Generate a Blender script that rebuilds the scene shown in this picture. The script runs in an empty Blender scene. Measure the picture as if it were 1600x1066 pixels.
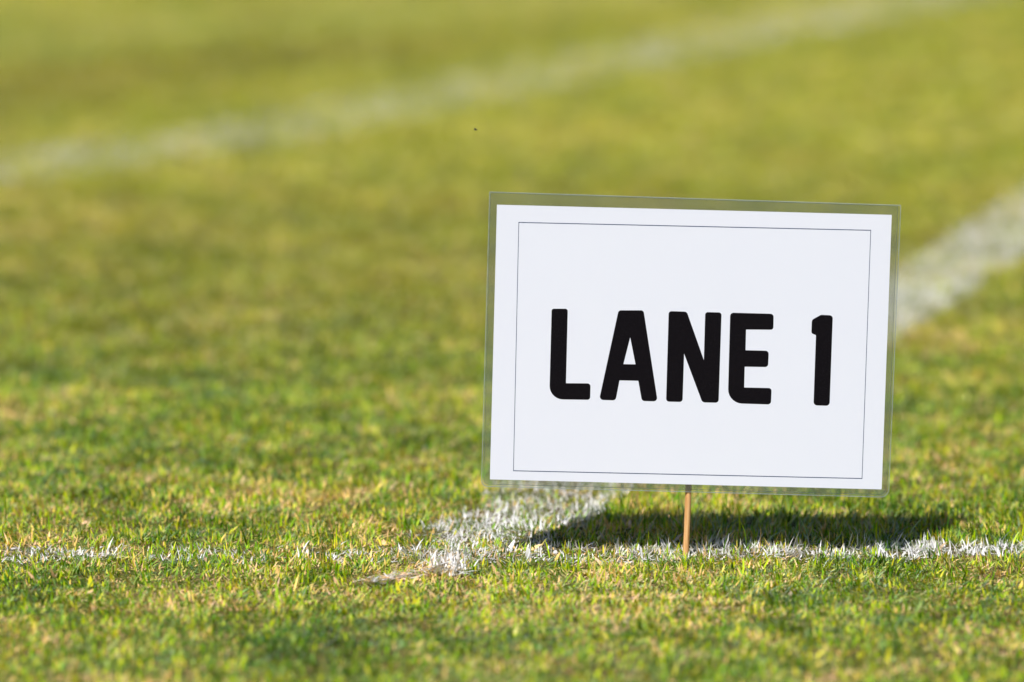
import bpy, math, numpy as np
from mathutils import Vector, Matrix
from mathutils.geometry import tessellate_polygon

S = bpy.context.scene
C = S.collection
rng = np.random.default_rng(11)
R = math.radians

# ------------------------------------------------------------------ camera
PITCH = R(9.0)
LENS, SENSOR = 200.0, 36.0
FPX = LENS / SENSOR * 1600.0             # focal length in photo pixels
CAM_H = 0.8365
cam = bpy.data.cameras.new("camera"); camo = bpy.data.objects.new("camera", cam); C.objects.link(camo)
cam.lens = LENS; cam.sensor_width = SENSOR; cam.clip_start = 0.1; cam.clip_end = 2000
camo.location = (0, 0, CAM_H); camo.rotation_euler = (R(90) - PITCH, 0, 0)
cam.dof.use_dof = True; cam.dof.focus_distance = 4.300; cam.dof.aperture_fstop = 3.5
S.camera = camo

# ------------------------------------------------------------------ sky, sun, exposure
SUN_DIR = Vector((-0.29, -0.56, 1.0)).normalized()      # towards the sun: front left, high
SUN_EL = math.asin(SUN_DIR.z); SUN_AZ = math.atan2(SUN_DIR.x, SUN_DIR.y)
world = bpy.data.worlds.new("World"); S.world = world; world.use_nodes = True
wn = world.node_tree; wn.nodes.clear()
sky = wn.nodes.new("ShaderNodeTexSky"); sky.sky_type = 'NISHITA'; sky.sun_disc = False
sky.sun_elevation = SUN_EL; sky.sun_rotation = SUN_AZ
bg = wn.nodes.new("ShaderNodeBackground"); bg.inputs[1].default_value = 0.05
wo = wn.nodes.new("ShaderNodeOutputWorld")
wn.links.new(sky.outputs[0], bg.inputs[0]); wn.links.new(bg.outputs[0], wo.inputs[0])
sun = bpy.data.lights.new("sun", 'SUN'); sun.energy = 5.0; sun.angle = R(0.5); sun.color = (1.0, 0.965, 0.91)
suno = bpy.data.objects.new("sun", sun); C.objects.link(suno)
suno.rotation_euler = SUN_DIR.to_track_quat('Z', 'Y').to_euler(); suno.location = (-3, -6, 10)
S.view_settings.view_transform = 'Standard'; S.view_settings.look = 'None'
S.view_settings.gamma = 1.0; S.view_settings.use_curve_mapping = False
S.view_settings.exposure = 0.31

# ------------------------------------------------------------------ measuring helpers
def on_ground(px, py, z=0.0035):
    """place of a photo point on the turf"""
    x, y = (px - 800) / FPX, (py - 533) / FPX
    dx = x; dy = math.cos(PITCH) - y * math.sin(PITCH); dz = -math.sin(PITCH) - y * math.cos(PITCH)
    t = (z - CAM_H) / dz
    return np.array((dx * t, dy * t))

def tag(o, label=None, cat=None, group=None, kind=None):
    if label: o['label'] = label
    if cat: o['category'] = cat
    if group: o['group'] = group
    if kind: o['kind'] = kind
    return o

def link(name, me, mat=None, parent=None, loc=(0, 0, 0)):
    o = bpy.data.objects.new(name, me); C.objects.link(o)
    if mat: me.materials.append(mat)
    if parent: o.parent = parent
    o.location = loc
    return o

# ------------------------------------------------------------------ node helper
class NT:
    def __init__(s, name):
        s.m = bpy.data.materials.new(name); s.m.use_nodes = True
        s.t = s.m.node_tree; s.t.nodes.clear()
        s.out = s.t.nodes.new("ShaderNodeOutputMaterial")
    def n(s, typ, **kw):
        nd = s.t.nodes.new(typ)
        for k, v in kw.items():
            if k.startswith('i_'):
                nd.inputs[int(k[2:])].default_value = v
            else: setattr(nd, k, v)
        return nd
    def l(s, a, b): s.t.links.new(a, b)
    def val(s, x, sock):
        if isinstance(x, (int, float)): sock.default_value = x
        elif isinstance(x, tuple): sock.default_value = x
        else: s.l(x, sock)
    def math(s, op, a, b=0.0, c=None, clamp=False):
        nd = s.n("ShaderNodeMath", operation=op, use_clamp=clamp)
        s.val(a, nd.inputs[0]); s.val(b, nd.inputs[1])
        if c is not None: s.val(c, nd.inputs[2])
        return nd.outputs[0]
    def smooth(s, x, a, b):
        nd = s.n("ShaderNodeMapRange", interpolation_type='SMOOTHSTEP')
        s.val(x, nd.inputs[0]); s.val(a, nd.inputs[1]); s.val(b, nd.inputs[2])
        nd.inputs[3].default_value = 0; nd.inputs[4].default_value = 1
        return nd.outputs[0]
    def noise(s, vec, scale, detail=2, rough=0.5):
        nd = s.n("ShaderNodeTexNoise"); s.l(vec, nd.inputs['Vector'])
        nd.inputs['Scale'].default_value = scale; nd.inputs['Detail'].default_value = detail
        nd.inputs['Roughness'].default_value = rough
        return nd.outputs['Fac']
    def mix(s, f, a, b, mode='MIX'):
        nd = s.n("ShaderNodeMix", data_type='RGBA', blend_type=mode)
        s.val(f, nd.inputs[0]); s.val(a, nd.inputs[6]); s.val(b, nd.inputs[7])
        return nd.outputs[2]
    def ramp(s, x, stops):
        nd = s.n("ShaderNodeValToRGB"); e = nd.color_ramp.elements
        while len(e) < len(stops): e.new(0.5)
        for k, (p, c) in enumerate(stops):
            e[k].position = p; e[k].color = (*c, 1)
        s.l(x, nd.inputs[0]); return nd.outputs[0]

# ------------------------------------------------------------------ painted line courses on the turf
START = np.array([on_ground(-700, 858), on_ground(0, 859), on_ground(420, 861), on_ground(800, 862),
                  on_ground(1070, 859), on_ground(1400, 856), on_ground(1600, 853), on_ground(2300, 846)])
START_W = 0.056
LANE = np.array([on_ground(735, 850), on_ground(865, 770), on_ground(1130, 628), on_ground(1405, 470),
                 on_ground(1600, 343), on_ground(1830, 182), on_ground(1980, 40)])
LANE_W = 0.098
FAR = np.array([on_ground(-900, 368), on_ground(-300, 302), on_ground(0, 262), on_ground(400, 206),
                on_ground(800, 123), on_ground(1200, 42), on_ground(1480, -14), on_ground(2050, -150)])
FAR_W = 0.18

def polydist(P, L):
    """distance of points P (n,2) to polyline L and arc position along it"""
    best = np.full(len(P), 1e9)
    for a, b in zip(L[:-1], L[1:]):
        d = b - a; t = np.clip(((P - a) @ d) / (d @ d), 0, 1)
        q = a + t[:, None] * d
        best = np.minimum(best, np.hypot(*(P - q).T))
    return best

def vnoise(P, scale, seed):
    g = np.random.default_rng(seed).random((128, 128))
    q = P * scale + 1000.0; i = np.floor(q).astype(int); f = q - i; f = f * f * (3 - 2 * f)
    a, b = i[:, 0] % 128, i[:, 1] % 128; a1, b1 = (a + 1) % 128, (b + 1) % 128
    return ((g[a, b] * (1 - f[:, 0]) + g[a1, b] * f[:, 0]) * (1 - f[:, 1]) +
            (g[a, b1] * (1 - f[:, 0]) + g[a1, b1] * f[:, 0]) * f[:, 1])

# ------------------------------------------------------------------ turf materials
def macro_tone(t, pos):
    """slow colour drift of the lawn: 0 fresh green ... 1 dry, yellow olive (in metres on the ground)"""
    a = t.noise(pos, 1.1, 2, 0.5); b = t.noise(pos, 5.0, 3, 0.55); c = t.noise(pos, 22.0, 2, 0.5)
    s = t.math('ADD', t.math('MULTIPLY', a, 0.5), t.math('MULTIPLY', b, 0.95))
    s = t.math('ADD', s, t.math('MULTIPLY', c, 0.75))
    s = t.math('ADD', s, t.math('MULTIPLY', t.noise(pos, 65.0, 2, 0.5), 0.7))
    return t.math('SUBTRACT', s, 1.46)

def worn_mask(t, pos):
    """ragged trodden area of duller turf across the field behind the sign"""
    mp = t.n("ShaderNodeMapping", vector_type='TEXTURE'); t.l(pos, mp.inputs[0])
    c = on_ground(620, 395); mp.inputs['Location'].default_value = (c[0], c[1] - 0.05, 0); mp.inputs['Scale'].default_value = (0.85, 0.80, 1)
    ln = t.n("ShaderNodeVectorMath", operation='LENGTH'); t.l(mp.outputs[0], ln.inputs[0])
    d = t.math('ADD', ln.outputs['Value'], t.math('MULTIPLY', t.math('SUBTRACT', t.noise(pos, 5.5, 3, 0.6), 0.5), 1.5))
    return t.math('SUBTRACT', 1.0, t.smooth(d, 0.45, 1.15))

def band_mask(t, pos):
    """duller strip of turf between the far line and the next mown strip beyond it"""
    def side(A, B, wob, sc):
        d = B - A; d = d / np.hypot(*d); nrm = np.array((-d[1], d[0])); c = float(nrm @ A)
        dt = t.n("ShaderNodeVectorMath", operation='DOT_PRODUCT'); t.l(pos, dt.inputs[0]); dt.inputs[1].default_value = (nrm[0], nrm[1], 0)
        s = t.math('SUBTRACT', dt.outputs['Value'], c)
        return t.math('ADD', s, t.math('MULTIPLY', t.math('SUBTRACT', t.noise(pos, sc, 2), 0.5), wob))
    a = side(on_ground(0, 245), on_ground(1200, 30), 0.35, 2.0)
    b = side(on_ground(0, 104), on_ground(800, 34), 0.35, 1.3)
    near = t.smooth(a, 0.02, 0.40)
    return t.math('MULTIPLY', near, t.math('SUBTRACT', 1.0, t.smooth(b, -0.12, 0.14))), t.math('MULTIPLY', t.smooth(b, -0.05, 0.15), t.math('SUBTRACT', 1.0, t.smooth(b, 0.3, 0.9)))

def grass_mat(name, painted=False):
    t = NT(name)
    geo = t.n("ShaderNodeNewGeometry"); pos = geo.outputs['Position']
    ar = t.n("ShaderNodeAttribute", attribute_name='rnd').outputs['Fac']
    at = t.n("ShaderNodeAttribute", attribute_name='along').outputs['Fac']
    ar2 = t.n("ShaderNodeAttribute", attribute_name='rnd_b').outputs['Fac']
    mt = macro_tone(t, pos)
    sep = t.n("ShaderNodeSeparateXYZ"); t.l(pos, sep.inputs[0])
    far = t.smooth(sep.outputs[1], 4.5, 6.6)
    v = t.math('ADD', ar, t.math('MULTIPLY', mt, 1.05))
    v = t.math('ADD', v, t.math('MULTIPLY', far, 0.05))
    col = t.ramp(v, [(0.0, (0.035, 0.125, 0.003)), (0.22, (0.155, 0.345, 0.001)), (0.46, (0.38, 0.50, 0.002)),
                     (0.66, (0.58, 0.51, 0.025)), (0.77, (0.78, 0.50, 0.18)), (1.0, (0.80, 0.50, 0.27))])
    # pale sheath at the foot of each blade, brownish dry tip
    col = t.mix(t.math('MULTIPLY', t.math('SUBTRACT', 1.0, t.smooth(at, 0.0, 0.4)), 0.5), col, (0.36, 0.30, 0.03, 1))
    col = t.mix(t.math('MULTIPLY', t.smooth(at, 0.75, 1.0), t.math('MULTIPLY', ar2, 0.5)), col, (0.55, 0.40, 0.12, 1))
    # far lawn is an older, yellower cut
    col = t.mix(t.math('MULTIPLY', far, 0.55), col, (0.47, 0.45, 0.020, 1))
    bm, pale = band_mask(t, pos)
    col = t.mix(t.math('MULTIPLY', pale, 0.26), col, (0.40, 0.42, 0.13, 1))
    col = t.mix(t.math('MULTIPLY', bm, 0.48), col, (0.26, 0.19, 0.004, 1))
    wm = worn_mask(t, pos)
    col = t.mix(t.math('MULTIPLY', wm, 0.40), col, (0.21, 0.19, 0.003, 1))
    val = t.math('ADD', 0.58, t.math('MULTIPLY', ar2, 0.86))
    val = t.math('ADD', val, t.math('MULTIPLY', mt, 0.55))
    hs = t.n("ShaderNodeHueSaturation"); hs.inputs['Hue'].default_value = 0.5; t.l(val, hs.inputs['Value']); t.l(col, hs.inputs['Color'])
    col = hs.outputs[0]
    if painted:
        ap = t.n("ShaderNodeAttribute", attribute_name='paint').outputs['Fac']
        sp = t.noise(pos, 420.0, 2, 0.6)
        f = t.math('ADD', t.math('MULTIPLY', ap, 1.25), t.math('MULTIPLY', t.math('SUBTRACT', sp, 0.5), 0.9))
        f = t.math('SUBTRACT', f, t.math('MULTIPLY', t.math('SUBTRACT', 1.0, t.smooth(at, 0.0, 0.35)), 0.25))
        f = t.smooth(f, 0.30, 0.62)
        pc = t.mix(ar2, (0.80, 0.80, 0.84, 1), (0.66, 0.62, 0.60, 1))
        col = t.mix(f, col, pc)
    d = t.n("ShaderNodeBsdfDiffuse"); t.l(col, d.inputs[0])
    tr = t.n("ShaderNodeBsdfTranslucent"); t.l(t.mix(1.0, col, (1.0, 1.05, 0.35, 1), 'MULTIPLY'), tr.inputs[0])
    ms = t.n("ShaderNodeMixShader")
    if painted: t.l(t.math('SUBTRACT', 0.22, t.math('MULTIPLY', f, 0.15)), ms.inputs[0])
    else: ms.inputs[0].default_value = 0.22
    t.l(d.outputs[0], ms.inputs[1]); t.l(tr.outputs[0], ms.inputs[2])
    g = t.n("ShaderNodeBsdfGlossy"); g.inputs['Roughness'].default_value = 0.45; g.inputs[0].default_value = (1, 1, 1, 1)
    fr = t.n("ShaderNodeFresnel"); fr.inputs[0].default_value = 1.38
    m2 = t.n("ShaderNodeMixShader"); t.l(t.math('MULTIPLY', fr.outputs[0], 0.28), m2.inputs[0])
    t.l(ms.outputs[0], m2.inputs[1]); t.l(g.outputs[0], m2.inputs[2])
    t.l(m2.outputs[0], t.out.inputs[0])
    return t.m

def soil_mat():
    t = NT("thatch_and_soil"); geo = t.n("ShaderNodeNewGeometry"); pos = geo.outputs['Position']
    n1 = t.noise(pos, 160, 4, 0.65); n2 = t.noise(pos, 35, 3, 0.5)
    near = t.ramp(n1, [(0.3, (0.025, 0.020, 0.008)), (0.5, (0.085, 0.070, 0.022)), (0.66, (0.22, 0.17, 0.07))])
    near = t.mix(t.smooth(n2, 0.4, 0.65), near, (0.09, 0.13, 0.018, 1))
    sep = t.n("ShaderNodeSeparateXYZ"); t.l(pos, sep.inputs[0])
    mt = macro_tone(t, pos)
    farc = t.mix(t.smooth(mt, -0.2, 0.3), (0.15, 0.18, 0.02, 1), (0.27, 0.24, 0.045, 1))
    f = t.smooth(sep.outputs[1], 14.0, 17.0)
    col = t.mix(f, near, farc)
    p = t.n("ShaderNodeBsdfPrincipled"); t.l(col, p.inputs['Base Color']); p.inputs['Roughness'].default_value = 0.95
    p.inputs['Specular IOR Level'].default_value = 0.1
    b = t.n("ShaderNodeBump"); b.inputs['Strength'].default_value = 0.8; b.inputs['Distance'].default_value = 0.004
    t.l(n1, b.inputs['Height']); t.l(b.outputs[0], p.inputs['Normal'])
    t.l(p.outputs[0], t.out.inputs[0]); return t.m

M_grass = grass_mat("turf_blades"); M_paint = grass_mat("painted_blades", True); M_soil = soil_mat()

# ------------------------------------------------------------------ ground
def ground():
    xs = [-400, -40, -6, 6, 40, 400]; ys = [-60, -4, 16, 60, 400, 900]
    v = [(x, y, 0) for y in ys for x in xs]; f = []
    for j in range(5):
        for i in range(5):
            k = j * 6 + i; f.append((k, k + 1, k + 7, k + 6))
    me = bpy.data.meshes.new("ground"); me.from_pydata(v, [], f)
    return tag(link("ground", me, M_soil), "flat sports field ground of thatch and soil under the turf", None, None, 'structure')
ground()

# ------------------------------------------------------------------ blades
def blades(name, P, L, W, AZ, lean, curl, rnd, rnd_b, paint=None, seg=3, z0=-0.001):
    """one mesh of tapering, bending grass blades"""
    n = len(P); dirv = np.stack([np.cos(AZ), np.sin(AZ)], 1)
    tw = AZ + np.pi / 2 + rng.normal(0, 0.5, n); side = np.stack([np.cos(tw), np.sin(tw)], 1)
    ts = np.linspace(0, 1, seg + 1); nv = 2 * seg + 1
    V = np.zeros((n, nv, 3)); cur = np.zeros((n, 2)); z = np.full(n, z0)
    prof = {2: [0.85, 1.0, 0], 3: [0.75, 1.0, 0.72, 0]}[seg]
    if np.ndim(P) == 2 and P.shape[1] == 3: z = z + P[:, 2]
    for k in range(seg + 1):
        if k:
            a = np.minimum(lean + curl * ts[k], 1.9)
            step = L / seg
            cur = cur + (step * np.sin(a))[:, None] * dirv; z = np.maximum(z + step * np.cos(a), 0.0006)
        c = P[:, :2] + cur
        if k < seg:
            w = (W * prof[k] * 0.5)[:, None]
            V[:, 2 * k, :2] = c - side * w; V[:, 2 * k + 1, :2] = c + side * w
            V[:, 2 * k, 2] = z; V[:, 2 * k + 1, 2] = z + W * 0.12
        else:
            V[:, 2 * k, :2] = c; V[:, 2 * k, 2] = z
    q = []
    for k in range(seg - 1): q += [2 * k, 2 * k + 1, 2 * k + 3, 2 * k + 2]
    q += [2 * seg - 2, 2 * seg - 1, 2 * seg]
    q = np.array(q); nl = len(q); base = (np.arange(n) * nv)[:, None]
    loops = (base + q).ravel()
    st = np.array([4 * k for k in range(seg)]); starts = ((np.arange(n) * nl)[:, None] + st).ravel()
    me = bpy.data.meshes.new(name)
    me.vertices.add(n * nv); me.vertices.foreach_set('co', V.ravel())
    me.loops.add(len(loops)); me.loops.foreach_set('vertex_index', loops.astype(np.int32))
    me.polygons.add(len(starts)); me.polygons.foreach_set('loop_start', starts.astype(np.int32))
    me.update(calc_edges=True)
    me.polygons.foreach_set('use_smooth', np.ones(len(starts), bool))
    def att(nm, a):
        x = me.attributes.new(nm, 'FLOAT', 'POINT'); x.data.foreach_set('value', a.astype(np.float32).ravel())
    al = np.array([t for k, t in enumerate(ts[:-1]) for _ in (0, 1)] + [1.0])
    att('along', np.tile(al, (n, 1)))
    att('rnd', np.repeat(rnd, nv)); att('rnd_b', np.repeat(rnd_b, nv))
    if paint is not None: att('paint', np.repeat(paint, nv))
    me.validate()
    return me

def scatter(x0, x1, y0, y1, per_cm2, clump_seed=3, tile=False):
    """clumped blade positions and their habit"""
    n = int((x1 - x0) * (y1 - y0) * 1e4 * per_cm2 * 1.35)
    P = np.stack([rng.uniform(x0, x1, n), rng.uniform(y0, y1, n)], 1)
    d = 0.5 * vnoise(P, 45, clump_seed) + 0.5 * vnoise(P, 110, clump_seed + 1)
    P = P[rng.random(n) < 0.18 + 1.25 * d ** 1.6]
    return P

def habit(P, seed=5, big=1.0):
    n = len(P)
    v = vnoise(P, 30, seed) * 0.6 + vnoise(P, 9, seed + 1) * 0.4
    L = (0.0028 + 0.0054 * v + 0.0021 * rng.gamma(1.3, 0.8, n)) * big
    W = rng.uniform(0.0007, 0.0016, n) * big
    cx = vnoise(P, 25, seed + 2) * 2 * np.pi * 2
    AZ = cx + rng.normal(0, 1.3, n)
    lean = np.abs(rng.normal(0.60, 0.48, n)); curl = rng.normal(0.45, 0.6, n)
    rnd = rng.random(n); rb = rng.random(n)
    # patches of drier, flatter leaf
    c = on_ground(1190, 822)                  # longer, greener leaf the mower missed behind the stick
    uncut = np.exp(-(((P[:, 0] - c[0]) / 0.20) ** 4 + ((P[:, 1] - c[1]) / 0.11) ** 4)) * (seed == 5)
    L = L * (1 + 0.75 * uncut * vnoise(P, 60, 88)); lean = lean * (1 - 0.25 * uncut)
    dry = vnoise(P, 14, seed + 3) * 0.5 + vnoise(P, 50, seed + 4) * 0.5
    rnd = np.clip(rnd * 0.90 + (dry - 0.5) * 0.60 + 0.03 - 0.12 * uncut, 0, 1)
    flat = rnd > 0.74
    lean = np.where(flat, lean + rng.uniform(0.3, 0.9, n), lean); W = np.where(flat, W * 0.85, W)
    wide = rng.random(n) < 0.006              # broad dead leaf scraps lying on top
    W = np.where(wide, rng.uniform(0.0026, 0.0042, n), W); L = np.where(wide, rng.uniform(0.008, 0.013, n), L)
    lean = np.where(wide, rng.uniform(0.5, 1.2, n), lean); rnd = np.where(wide, rng.uniform(0.6, 1.0, n), rnd)
    tall = rng.random(n) < 0.020               # the odd leaf the mower missed
    L = np.where(tall, L * rng.uniform(1.4, 2.3, n), L); rnd = np.where(tall, rnd * 0.5, rnd)
    return L, W, AZ, lean, curl, rnd, rb

def paint_level(P):
    """how thickly each spot is painted by each line (start, lane, far), patchy as on worn turf"""
    p1 = polydist(P, START); p2 = polydist(P, LANE)
    wob = (vnoise(P, 60, 71) - 0.5) * 0.018 + (vnoise(P, 18, 72) - 0.5) * 0.014
    x = P[:, 0]
    cover = np.interp(x, [-0.42, -0.30, -0.18, -0.08, 0.0, 0.1, 0.4], [0.42, 0.30, 0.18, 0.50, 0.68, 0.70, 0.84])
    pn = vnoise(P, 70, 73) * 0.55 + vnoise(P, 22, 74) * 0.45
    a = (p1 < START_W / 2 + wob) * np.clip(cover + (pn - 0.5) * 1.8, 0, 1)
    b = (p2 < LANE_W / 2 + wob * 1.2) * np.clip(0.74 + (pn - 0.5) * 1.3, 0, 1)
    return a, b

# in-focus turf around the sign, every blade its own
P = scatter(-0.9, 0.9, 3.9, 5.1, 18.0)
a, b = paint_level(P)
r = rng.random(len(P)); is_b = (r < b * 0.93); is_a = (~is_b) & (r < a * 0.93); rest = ~(is_a | is_b)
def build_part(name, sel, mat, paint=None, seg=3):
    Q = P[sel]; H = habit(Q)
    return link(name, blades(name, Q, *H, paint=paint(Q) if paint else None, seg=seg), mat)
lawn = build_part("lawn_grass", rest, M_grass)
tag(lawn, "short sunlit turf around the foot of the sign", "grass", None, 'stuff')

def painted(Q): return np.clip(0.30 + 0.7 * rng.random(len(Q)), 0, 1)

# lane line: near piece from the turf above plus its far run
def ribbon_points(L, w, per_cm2, ymin, extra=0.004):
    out = []
    for p, q in zip(L[:-1], L[1:]):
        d = q - p; ln = np.hypot(*d); n = int(ln * w * 1e4 * per_cm2)
        t = rng.random(n); s = rng.uniform(-0.5, 0.5, n) * w
        nn = np.array((-d[1], d[0])) / ln
        out.append(p + t[:, None] * d + s[:, None] * nn)
    O = np.concatenate(out); O = O[O[:, 1] > ymin]
    d = 0.5 * vnoise(O, 40, 91) + 0.5 * vnoise(O, 12, 92)
    return O[rng.random(len(O)) < 0.35 + d]

def join_blades(name, sets, mat, seg=3, grow=1.0):
    Q = np.concatenate(sets); H = list(habit(Q)); H[0] = H[0] * 0.98 * np.where(Q[:, 1] > 5.1, grow, 1.0); H[1] = H[1] * 0.92; H[3] = H[3] + 0.2
    return link(name, blades(name, Q, *H, paint=painted(Q), seg=seg), mat)

start_line = join_blades("painted_line", [P[is_a]], M_paint)
tag(start_line, "thin patchy white line painted straight across the turf at the foot of the sign stick", "painted line", "white lines painted on the turf")
far_run = ribbon_points(LANE, LANE_W, 13.0, 5.1)
lane_line = join_blades("painted_line", [P[is_b], far_run], M_paint, grow=1.5)
tag(lane_line, "wide white painted line running from behind the sign to the right edge", "painted line", "white lines painted on the turf")
fp = ribbon_points(FAR, FAR_W, 5.0, 3.9)
far_line = join_blades("painted_line", [fp], M_paint, seg=2, grow=1.25)
tag(far_line, "faded blurred white painted line crossing the field in the background", "painted line", "white lines painted on the turf")

# surrounding turf: one 0.6 m sod repeated and turned on a grid around the focus zone
sod = scatter(-0.3, 0.3, -0.3, 0.3, 13.5, 13)
H = list(habit(sod, 25)); H[0] = H[0] * 1.05; H[1] = H[1] * 1.15
me = blades("lawn_grass", sod, *H, seg=2)
outer = link("lawn_grass", me, M_grass)
tag(outer, "short mown turf of the field in front of and behind the sign", "grass", None, 'stuff')
ng = bpy.data.node_groups.new("sod_grid", 'GeometryNodeTree')
ng.interface.new_socket("Geometry", in_out='INPUT', socket_type='NodeSocketGeometry')
ng.interface.new_socket("Geometry", in_out='OUTPUT', socket_type='NodeSocketGeometry')
N = ng.nodes; K = ng.links
gi = N.new("NodeGroupInput"); go = N.new("NodeGroupOutput")
gr = N.new("GeometryNodeMeshGrid"); gr.inputs[0].default_value = 10.8; gr.inputs[1].default_value = 15.0
gr.inputs[2].default_value = 19; gr.inputs[3].default_value = 26
tf = N.new("GeometryNodeTransform"); tf.inputs['Translation'].default_value = (0, 9.3, 0)   # centres y 1.8 ... 16.8
K.new(gr.outputs[0], tf.inputs[0])
ps = N.new("GeometryNodeInputPosition"); sx = N.new("ShaderNodeSeparateXYZ"); K.new(ps.outputs[0], sx.inputs[0])
def m(op, x, y):
    nd = N.new("ShaderNodeMath"); nd.operation = op
    for s_, i_ in ((x, 0), (y, 1)):
        if isinstance(s_, (int, float)): nd.inputs[i_].default_value = s_
        else: K.new(s_, nd.inputs[i_])
    return nd.outputs[0]
ax = m('LESS_THAN', m('ABSOLUTE', sx.outputs[0], 0), 0.75)
ay = m('LESS_THAN', m('ABSOLUTE', m('SUBTRACT', sx.outputs[1], 4.5), 0), 0.5)
dl = N.new("GeometryNodeDeleteGeometry"); dl.domain = 'POINT'
K.new(tf.outputs[0], dl.inputs[0]); K.new(m('MULTIPLY', ax, ay), dl.inputs[1])
rv = N.new("FunctionNodeRandomValue"); rv.data_type = 'INT'; rv.inputs[4].default_value = 0; rv.inputs[5].default_value = 3
ang = m('MULTIPLY', rv.outputs[2], math.pi / 2)
cx = N.new("ShaderNodeCombineXYZ"); K.new(ang, cx.inputs[2])
ip = N.new("GeometryNodeInstanceOnPoints")
K.new(dl.outputs[0], ip.inputs['Points']); K.new(gi.outputs[0], ip.inputs['Instance']); K.new(cx.outputs[0], ip.inputs['Rotation'])
K.new(ip.outputs[0], go.inputs[0])
md = outer.modifiers.new("sod_grid", 'NODES'); md.node_group = ng

# ------------------------------------------------------------------ the sign
SIGN_Y = 4.2405
PX0, PY0 = 777.0, 320.0                      # paper corner in the photo; the sheet is an A4 of 297 x 210 mm
UV = np.linalg.inv(np.array([[614.5 / 297, -11.5 / 210], [15.5 / 297, 430.5 / 210]]))
def mm(px, py):
    u, v = UV @ np.array((px - PX0, py - PY0))
    return (u - 148.5, 105.0 - v)            # millimetres from the centre of the sheet, y up

def hit(px, py):                             # where the sheet's centre stands on the plane y = SIGN_Y
    x, y = (px - 800) / FPX, (py - 533) / FPX
    t = SIGN_Y / (math.cos(PITCH) - y * math.sin(PITCH))
    return Vector((x * t, SIGN_Y, CAM_H - (math.sin(PITCH) + y * math.cos(PITCH)) * t))
cen = hit(1078.25, 543.25); foot_px = hit(1069, 866)
sign = bpy.data.objects.new("lane_sign", None); C.objects.link(sign)
sign.location = (foot_px.x, SIGN_Y, 0)
tag(sign, "laminated white paper sign reading LANE 1 on a thin wooden stick in the turf", "sign")
ROT = R(-1.49)
FRAME = Matrix.Translation(cen - Vector(sign.location)) @ Matrix.Rotation(ROT, 4, Vector((0, -1, 0)) * -1)
# local sheet coordinates (mm, y up, z towards the viewer) -> sign coordinates
def place(x, y, z):
    p = Matrix.Rotation(-ROT, 4, 'Y') @ Vector((x / 1000, -z / 1000, y / 1000))
    return p + (cen - Vector(sign.location))

def round_poly(pts, seg=6):
    """pts: (x, y, r) corners; returns outline with rounded corners"""
    out = []; n = len(pts)
    for i in range(n):
        p = Vector(pts[i][:2]); r = pts[i][2]; a = Vector(pts[i - 1][:2]); b = Vector(pts[(i + 1) % n][:2])
        if r <= 0: out.append(p); continue
        da = (a - p); db = (b - p); la, lb = da.length, db.length; da.normalize(); db.normalize()
        half = math.acos(max(-1, min(1, da.dot(db)))) / 2
        t = min(r / math.tan(half), la * 0.48, lb * 0.48); rr = t * math.tan(half)
        ctr = p + (da + db).normalized() * (rr / math.sin(half))
        s, e = p + da * t - ctr, p + db * t - ctr
        a0 = math.atan2(s.y, s.x); a1 = math.atan2(e.y, e.x); d = (a1 - a0 + math.pi) % (2 * math.pi) - math.pi
        for k in range(seg + 1):
            th = a0 + d * k / seg; out.append(ctr + Vector((math.cos(th), math.sin(th))) * rr)
    return out

def slab(name, outline, holes, z0, z1, mat, parent):
    """solid plate between z0 and z1 mm with holes"""
    polys = [[Vector((p[0], p[1], 0)) for p in q] for q in [outline] + holes]
    tris = tessellate_polygon(polys); flat = [p for q in polys for p in q]; n = len(flat)
    V = [place(p.x, p.y, z1) for p in flat] + [place(p.x, p.y, z0) for p in flat]; F = []
    for t in tris:
        a, b, c = t
        ar = (flat[b] - flat[a]).cross(flat[c] - flat[a]).z
        if abs(ar) < 1e-9: continue
        if ar < 0: a, c = c, a
        F.append((a, b, c)); F.append((c + n, b + n, a + n))
    o = 0
    for q in polys:
        m_ = len(q)
        for i in range(m_):
            F.append((o + i, o + (i + 1) % m_, o + (i + 1) % m_ + n, o + i + n))
        o += m_
    me = bpy.data.meshes.new(name); me.from_pydata(V, [], F); me.validate(); me.update()
    import bmesh
    bm = bmesh.new(); bm.from_mesh(me); bmesh.ops.recalc_face_normals(bm, faces=bm.faces); bm.to_mesh(me); bm.free()
    return link(name, me, mat, parent)

def paper_mat():
    t = NT("laminated_paper"); tc = t.n("ShaderNodeTexCoord"); ob = tc.outputs['Object']
    n = t.noise(ob, 900, 3, 0.6); n2 = t.noise(ob, 9, 2)
    col = t.mix(n2, (0.72, 0.74, 0.88, 1), (0.74, 0.76, 0.89, 1))
    col = t.mix(t.math('MULTIPLY', n, 0.06), col, (0.6, 0.62, 0.66, 1))
    p = t.n("ShaderNodeBsdfPrincipled"); t.l(col, p.inputs['Base Color']); p.inputs['Roughness'].default_value = 0.7
    p.inputs['Coat Weight'].default_value = 0.8; p.inputs['Coat Roughness'].default_value = 0.10
    b = t.n("ShaderNodeBump"); b.inputs['Strength'].default_value = 0.12; b.inputs['Distance'].default_value = 0.002
    t.l(t.noise(ob, 22, 2), b.inputs['Height']); t.l(b.outputs[0], p.inputs['Coat Normal'])
    t.l(p.outputs[0], t.out.inputs[0]); return t.m
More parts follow.
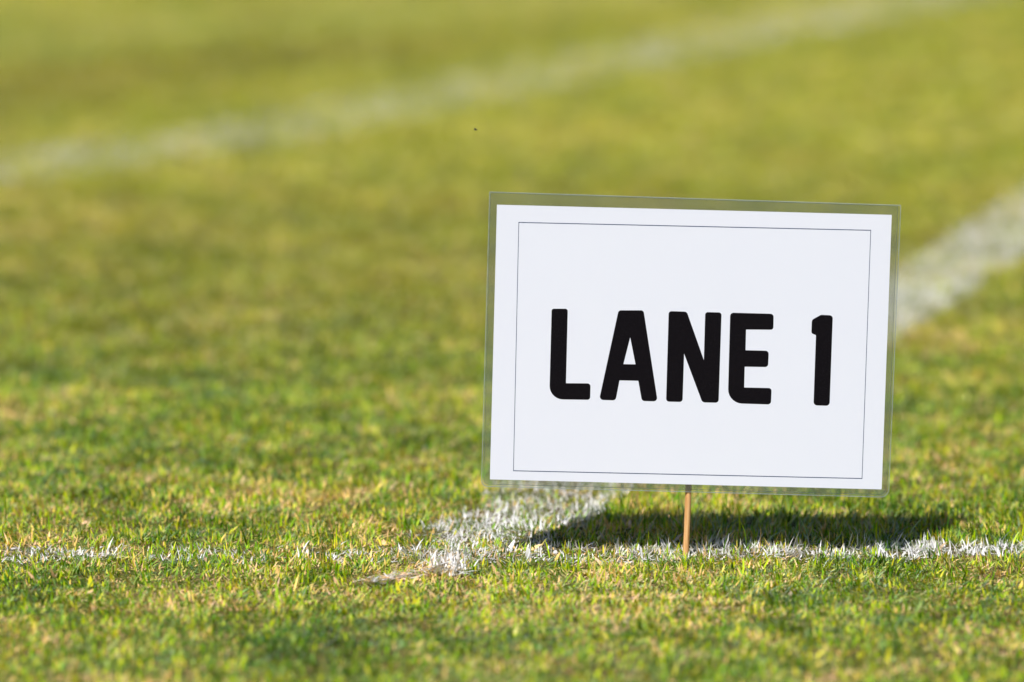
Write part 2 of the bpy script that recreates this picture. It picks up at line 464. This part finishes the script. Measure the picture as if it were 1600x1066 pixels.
def ink_mat(name, c, fleck=0.5):
    t = NT(name); tc = t.n("ShaderNodeTexCoord"); ob = tc.outputs['Object']
    n = t.noise(ob, 1600, 2, 0.7)
    col = t.mix(t.math('MULTIPLY', t.smooth(n, 0.5, 0.8), fleck), (*c, 1), (0.035, 0.03, 0.04, 1))
    p = t.n("ShaderNodeBsdfPrincipled"); t.l(col, p.inputs['Base Color']); p.inputs['Roughness'].default_value = 0.5
    p.inputs['Specular IOR Level'].default_value = 0.08
    t.l(p.outputs[0], t.out.inputs[0]); return t.m
def film_mat(name, haze, tint, extra=0.0):
    t = NT(name); tc = t.n("ShaderNodeTexCoord"); ob = tc.outputs['Object']
    mp = t.n("ShaderNodeMapping"); mp.inputs['Scale'].default_value = (0.25, 1, 1); t.l(ob, mp.inputs[0])
    n = t.noise(mp.outputs[0], 130, 2)
    tr = t.n("ShaderNodeBsdfTransparent"); tr.inputs[0].default_value = (*tint, 1)
    d = t.n("ShaderNodeBsdfDiffuse"); d.inputs[0].default_value = (0.62, 0.70, 0.72, 1)
    tl = t.n("ShaderNodeBsdfTranslucent"); tl.inputs[0].default_value = (0.62, 0.70, 0.72, 1)
    dm = t.n("ShaderNodeMixShader"); dm.inputs[0].default_value = 0.35; t.l(d.outputs[0], dm.inputs[1]); t.l(tl.outputs[0], dm.inputs[2])
    m1 = t.n("ShaderNodeMixShader"); t.l(t.math('MULTIPLY', t.math('ADD', n, 0.5), haze), m1.inputs[0])
    t.l(tr.outputs[0], m1.inputs[1]); t.l(dm.outputs[0], m1.inputs[2])
    g = t.n("ShaderNodeBsdfGlossy"); g.inputs['Roughness'].default_value = 0.08
    b = t.n("ShaderNodeBump"); b.inputs['Strength'].default_value = 0.4; b.inputs['Distance'].default_value = 0.001
    t.l(n, b.inputs['Height']); t.l(b.outputs[0], g.inputs['Normal'])
    fr = t.n("ShaderNodeFresnel"); fr.inputs[0].default_value = 1.5
    m2 = t.n("ShaderNodeMixShader"); t.l(fr.outputs[0], m2.inputs[0]); t.l(m1.outputs[0], m2.inputs[1]); t.l(g.outputs[0], m2.inputs[2])
    t.l(m2.outputs[0], t.out.inputs[0]); return t.m

M_paper = paper_mat(); M_ink = ink_mat("black_toner", (0.004, 0.003, 0.005)); M_line = ink_mat("dark_blue_hairline", (0.03, 0.055, 0.13), 0)
M_film = film_mat("clear_laminate", 0.075, (0.965, 0.97, 0.97)); M_rim = film_mat("laminate_cut_edge", 0.42, (0.88, 0.92, 0.88))

# corners run clockwise in the photo
def quad(pts): return round_poly([(*mm(x, y), r) for x, y, r in pts], 8)
paper_out = [(-148.5, 105), (148.5, 105), (148.5, -105), (-148.5, -105)]
PO = [Vector(p) for p in paper_out]
slab("paper", PO, [], -0.06, 0.06, M_paper, sign)
front = quad([(765, 299.5, 0.8), (1406, 320, 0.8), (1391.5, 779, 6.5), (751.5, 762, 5.0)])
back = quad([(766.5, 301, 0.8), (1401.5, 321.5, 0.8), (1388.5, 775, 6.0), (755.0, 758.5, 4.5)])
hole = [(p[0], p[1]) for p in ((-148.6, 105.1), (-148.6, -105.1), (148.6, -105.1), (148.6, 105.1))]
HO = [Vector(p) for p in hole]
def inset(poly, d):
    n = len(poly); out = []
    c = sum(poly, Vector((0, 0))) / n
    for i, p in enumerate(poly):
        a, b = poly[i - 1], poly[(i + 1) % n]; tan = (b - a).normalized(); nr = Vector((-tan.y, tan.x))
        if nr.dot(c - p) < 0: nr = -nr
        k = 1.0
        e1 = (p - a); e2 = (b - p)
        if e1.length > 1e-6 and e2.length > 1e-6:
            k = 1 / max(0.6, math.cos(e1.angle(e2) / 2))
        out.append(p + nr * d * k)
    return out
f1 = slab("laminate_film", inset(front, 0.65), [HO], 0.02, 0.14, M_film, sign)
r1 = slab("sealed_edge", front, [list(reversed(inset(front, 0.62)))], -0.02, 0.18, M_rim, f1)
f2 = slab("laminate_film", inset(back, 0.45), [HO], -0.16, -0.04, M_film, sign)
r2 = slab("sealed_edge", back, [list(reversed(inset(back, 0.42)))], -0.20, -0.03, M_rim, f2)

# hairline border printed on the sheet: four strokes in one closed frame
bo = [Vector(mm(x, y)) for x, y in ((810.5, 347), (1359.5, 359), (1349.5, 749.5), (802, 737.5))]
slab("border_line", bo, [list(reversed(inset(bo, 0.55)))], 0.06, 0.085, M_line, sign)

def zm(X, Y): return mm(840 + X / 3.3333, 440 + Y / 3.3333)
ZR = 1 / 3.3333 / 2.06
letters = {
 'letter_l': ([(74,141,12),(158,141,13),(149,530,3),(277,531,16),(275,617,15),(62,614,70)], []),
 'letter_a': ([(422,149,16),(552,149,16),(627,625,18),(545,623,18),(526,517,2),(428,515,2),(408,620,18),(322,617,18)], [(483,290,0),(511,431,0),(448,430,0)]),
 'letter_n': ([(683,153,15),(777,156,18),(867,408,0),(873,158,14),(958,160,15),(945,632,17),(860,630,20),(764,375,0),(757,628,16),(671,626,16)], []),
 'letter_e': ([(1003,161,18),(1229,167,17),(1228,250,14),(1086,249,2),(1084,357,2),(1205,360,17),(1202,445,17),(1080,443,2),(1078,552,2),(1221,555,15),(1218,641,17),(993,634,75)], []),
 'numeral_one': ([(1475,172,20),(1537,175,17),(1524,648,19),(1440,645,19),(1450,278,3),(1426,268,12),(1428,198,20)], []),
}
for nm, (o_, h_) in letters.items():
    ol = round_poly([(*zm(x, y), r * ZR) for x, y, r in o_], 7)
    hs = [round_poly([(*zm(x, y), r * ZR) for x, y, r in h_])] if h_ else []
    slab(nm, ol, hs, 0.06, 0.09, M_ink, sign)

# wooden stick behind the sheet
def wood_mat():
    t = NT("bamboo_stick"); tc = t.n("ShaderNodeTexCoord"); ob = tc.outputs['Object']
    mp = t.n("ShaderNodeMapping"); mp.inputs['Scale'].default_value = (1, 1, 0.03); t.l(ob, mp.inputs[0])
    n = t.noise(mp.outputs[0], 1400, 3, 0.6); n2 = t.noise(ob, 90, 2)
    col = t.ramp(n, [(0.3, (0.52, 0.24, 0.08)), (0.5, (0.74, 0.40, 0.16)), (0.7, (0.85, 0.55, 0.27))])
    col = t.mix(t.math('MULTIPLY', n2, 0.3), col, (0.40, 0.17, 0.06, 1))
    p = t.n("ShaderNodeBsdfPrincipled"); t.l(col, p.inputs['Base Color']); p.inputs['Roughness'].default_value = 0.55
    b = t.n("ShaderNodeBump"); b.inputs['Strength'].default_value = 0.5; b.inputs['Distance'].default_value = 0.0003
    t.l(n, b.inputs['Height']); t.l(b.outputs[0], p.inputs['Normal']); t.l(p.outputs[0], t.out.inputs[0]); return t.m
def stick():
    top = hit(1089, 420) - Vector(sign.location); bot = Vector((0, 0, -0.03))
    top.y = 0.00262; bot.y = 0.0027
    ax = top - bot; L = ax.length; seg, rings = 14, 40; V = []; F = []
    rr = np.random.default_rng(4)
    for i in range(rings + 1):
        t_ = i / rings; c = bot + ax * t_; rad = 0.00235 + rr.normal(0, 0.00003)
        c = c + Vector((0.0004 * math.sin(t_ * 7), 0, 0))
        for k in range(seg):
            a_ = 2 * math.pi * k / seg; V.append(c + Vector((math.cos(a_) * rad, math.sin(a_) * rad, 0)))
    for i in range(rings):
        for k in range(seg):
            F.append((i * seg + k, i * seg + (k + 1) % seg, (i + 1) * seg + (k + 1) % seg, (i + 1) * seg + k))
    F.append(tuple(range(seg))[::-1]); F.append(tuple(rings * seg + k for k in range(seg)))
    me = bpy.data.meshes.new("stick"); me.from_pydata(V, [], F); me.update()
    for p_ in me.polygons: p_.use_smooth = len(p_.vertices) == 4
    return link("stick", me, wood_mat(), sign)
stick()

# ------------------------------------------------------------------ tuft of dead grass caked in paint, left of the sign on the near side of the line
def caked_tuft():
    c0 = on_ground(702, 886, 0.006); c1 = on_ground(560, 903, 0.006)
    n1, n2 = 170, 230
    head = c0 + np.stack([rng.normal(0, 0.008, n1), rng.normal(0, 0.010, n1)], 1)
    t_ = rng.random(n2); tail = c0 + (c1 - c0) * t_[:, None] + np.stack([rng.normal(0, 0.003, n2), rng.normal(0, 0.005, n2) + 0.006 * np.sin(t_ * 6)], 1)
    Pn = np.concatenate([head, tail]); n = n1 + n2
    z = np.concatenate([np.abs(rng.normal(0.005, 0.003, n1)), np.abs(rng.normal(0.004, 0.0015, n2))])
    L = rng.uniform(0.006, 0.015, n); W = rng.uniform(0.0010, 0.0024, n)
    AZ = np.concatenate([rng.uniform(0, 6.28, n1), rng.choice([0.0, math.pi], n2) + rng.normal(0, 0.45, n2)])
    lean = np.concatenate([rng.uniform(0.3, 1.4, n1), rng.uniform(1.2, 1.65, n2)]); curl = rng.normal(0.1, 0.5, n)
    pt = np.concatenate([0.30 + 0.5 * rng.random(n1), 0.10 + 0.5 * rng.random(n2)])
    me = blades("dead_grass_tuft", np.column_stack([Pn, z]), L, W, AZ, lean, curl, rng.uniform(0.72, 0.85, n), rng.uniform(-0.5, 0.9, n), paint=pt, seg=3)
    o = link("dead_grass_tuft", me, M_paint)
    return tag(o, "flattened tuft of dead grass caked in white paint left of the sign", "grass tuft")
caked_tuft()

# ------------------------------------------------------------------ tiny insect in the air left of the sign
def insect():
    import bmesh
    c = hit(743.5, 203)
    root = bpy.data.objects.new("flying_insect", None); C.objects.link(root); root.location = c
    tag(root, "tiny dark insect hovering in the air up and left of the sign", "insect")
    t = NT("insect_shell"); p = t.n("ShaderNodeBsdfPrincipled"); ob = t.n("ShaderNodeTexCoord").outputs['Object']
    t.l(t.ramp(t.noise(ob, 3000, 2), [(0.3, (0.02, 0.015, 0.01)), (0.7, (0.06, 0.04, 0.02))]), p.inputs['Base Color']); p.inputs['Roughness'].default_value = 0.4
    t.l(p.outputs[0], t.out.inputs[0])
    bm = bmesh.new()
    for x, rx, rz in ((0, 0.0008, 0.00045), (0.0009, 0.0004, 0.00036), (-0.0010, 0.0007, 0.00038)):
        bmesh.ops.create_uvsphere(bm, u_segments=12, v_segments=8, radius=1.0, matrix=Matrix.Translation((x, 0, 0)) @ Matrix.Diagonal((rx, rz, rz, 1)))
    me = bpy.data.meshes.new("body"); bm.to_mesh(me); bm.free(); b = link("body", me, t.m, root)
    for sg in (-1, 1):
        pts = [(0.0003, 0), (0.0002, 0.0007), (-0.0004, 0.0016), (-0.0011, 0.0017), (-0.0011, 0.0010), (-0.0004, 0.0002)]
        V = [(x, sg * y, 0.0003 + y * 0.5) for x, y in pts]; V += [(x, y, z + 0.00003) for x, y, z in V]
        F = [(0, 1, 2, 3, 4, 5), (11, 10, 9, 8, 7, 6)] + [(i, (i + 1) % 6, (i + 1) % 6 + 6, i + 6) for i in range(6)]
        me = bpy.data.meshes.new("wing"); me.from_pydata(V, [], F); me.update(); link("wing", me, M_film, root)
insect()
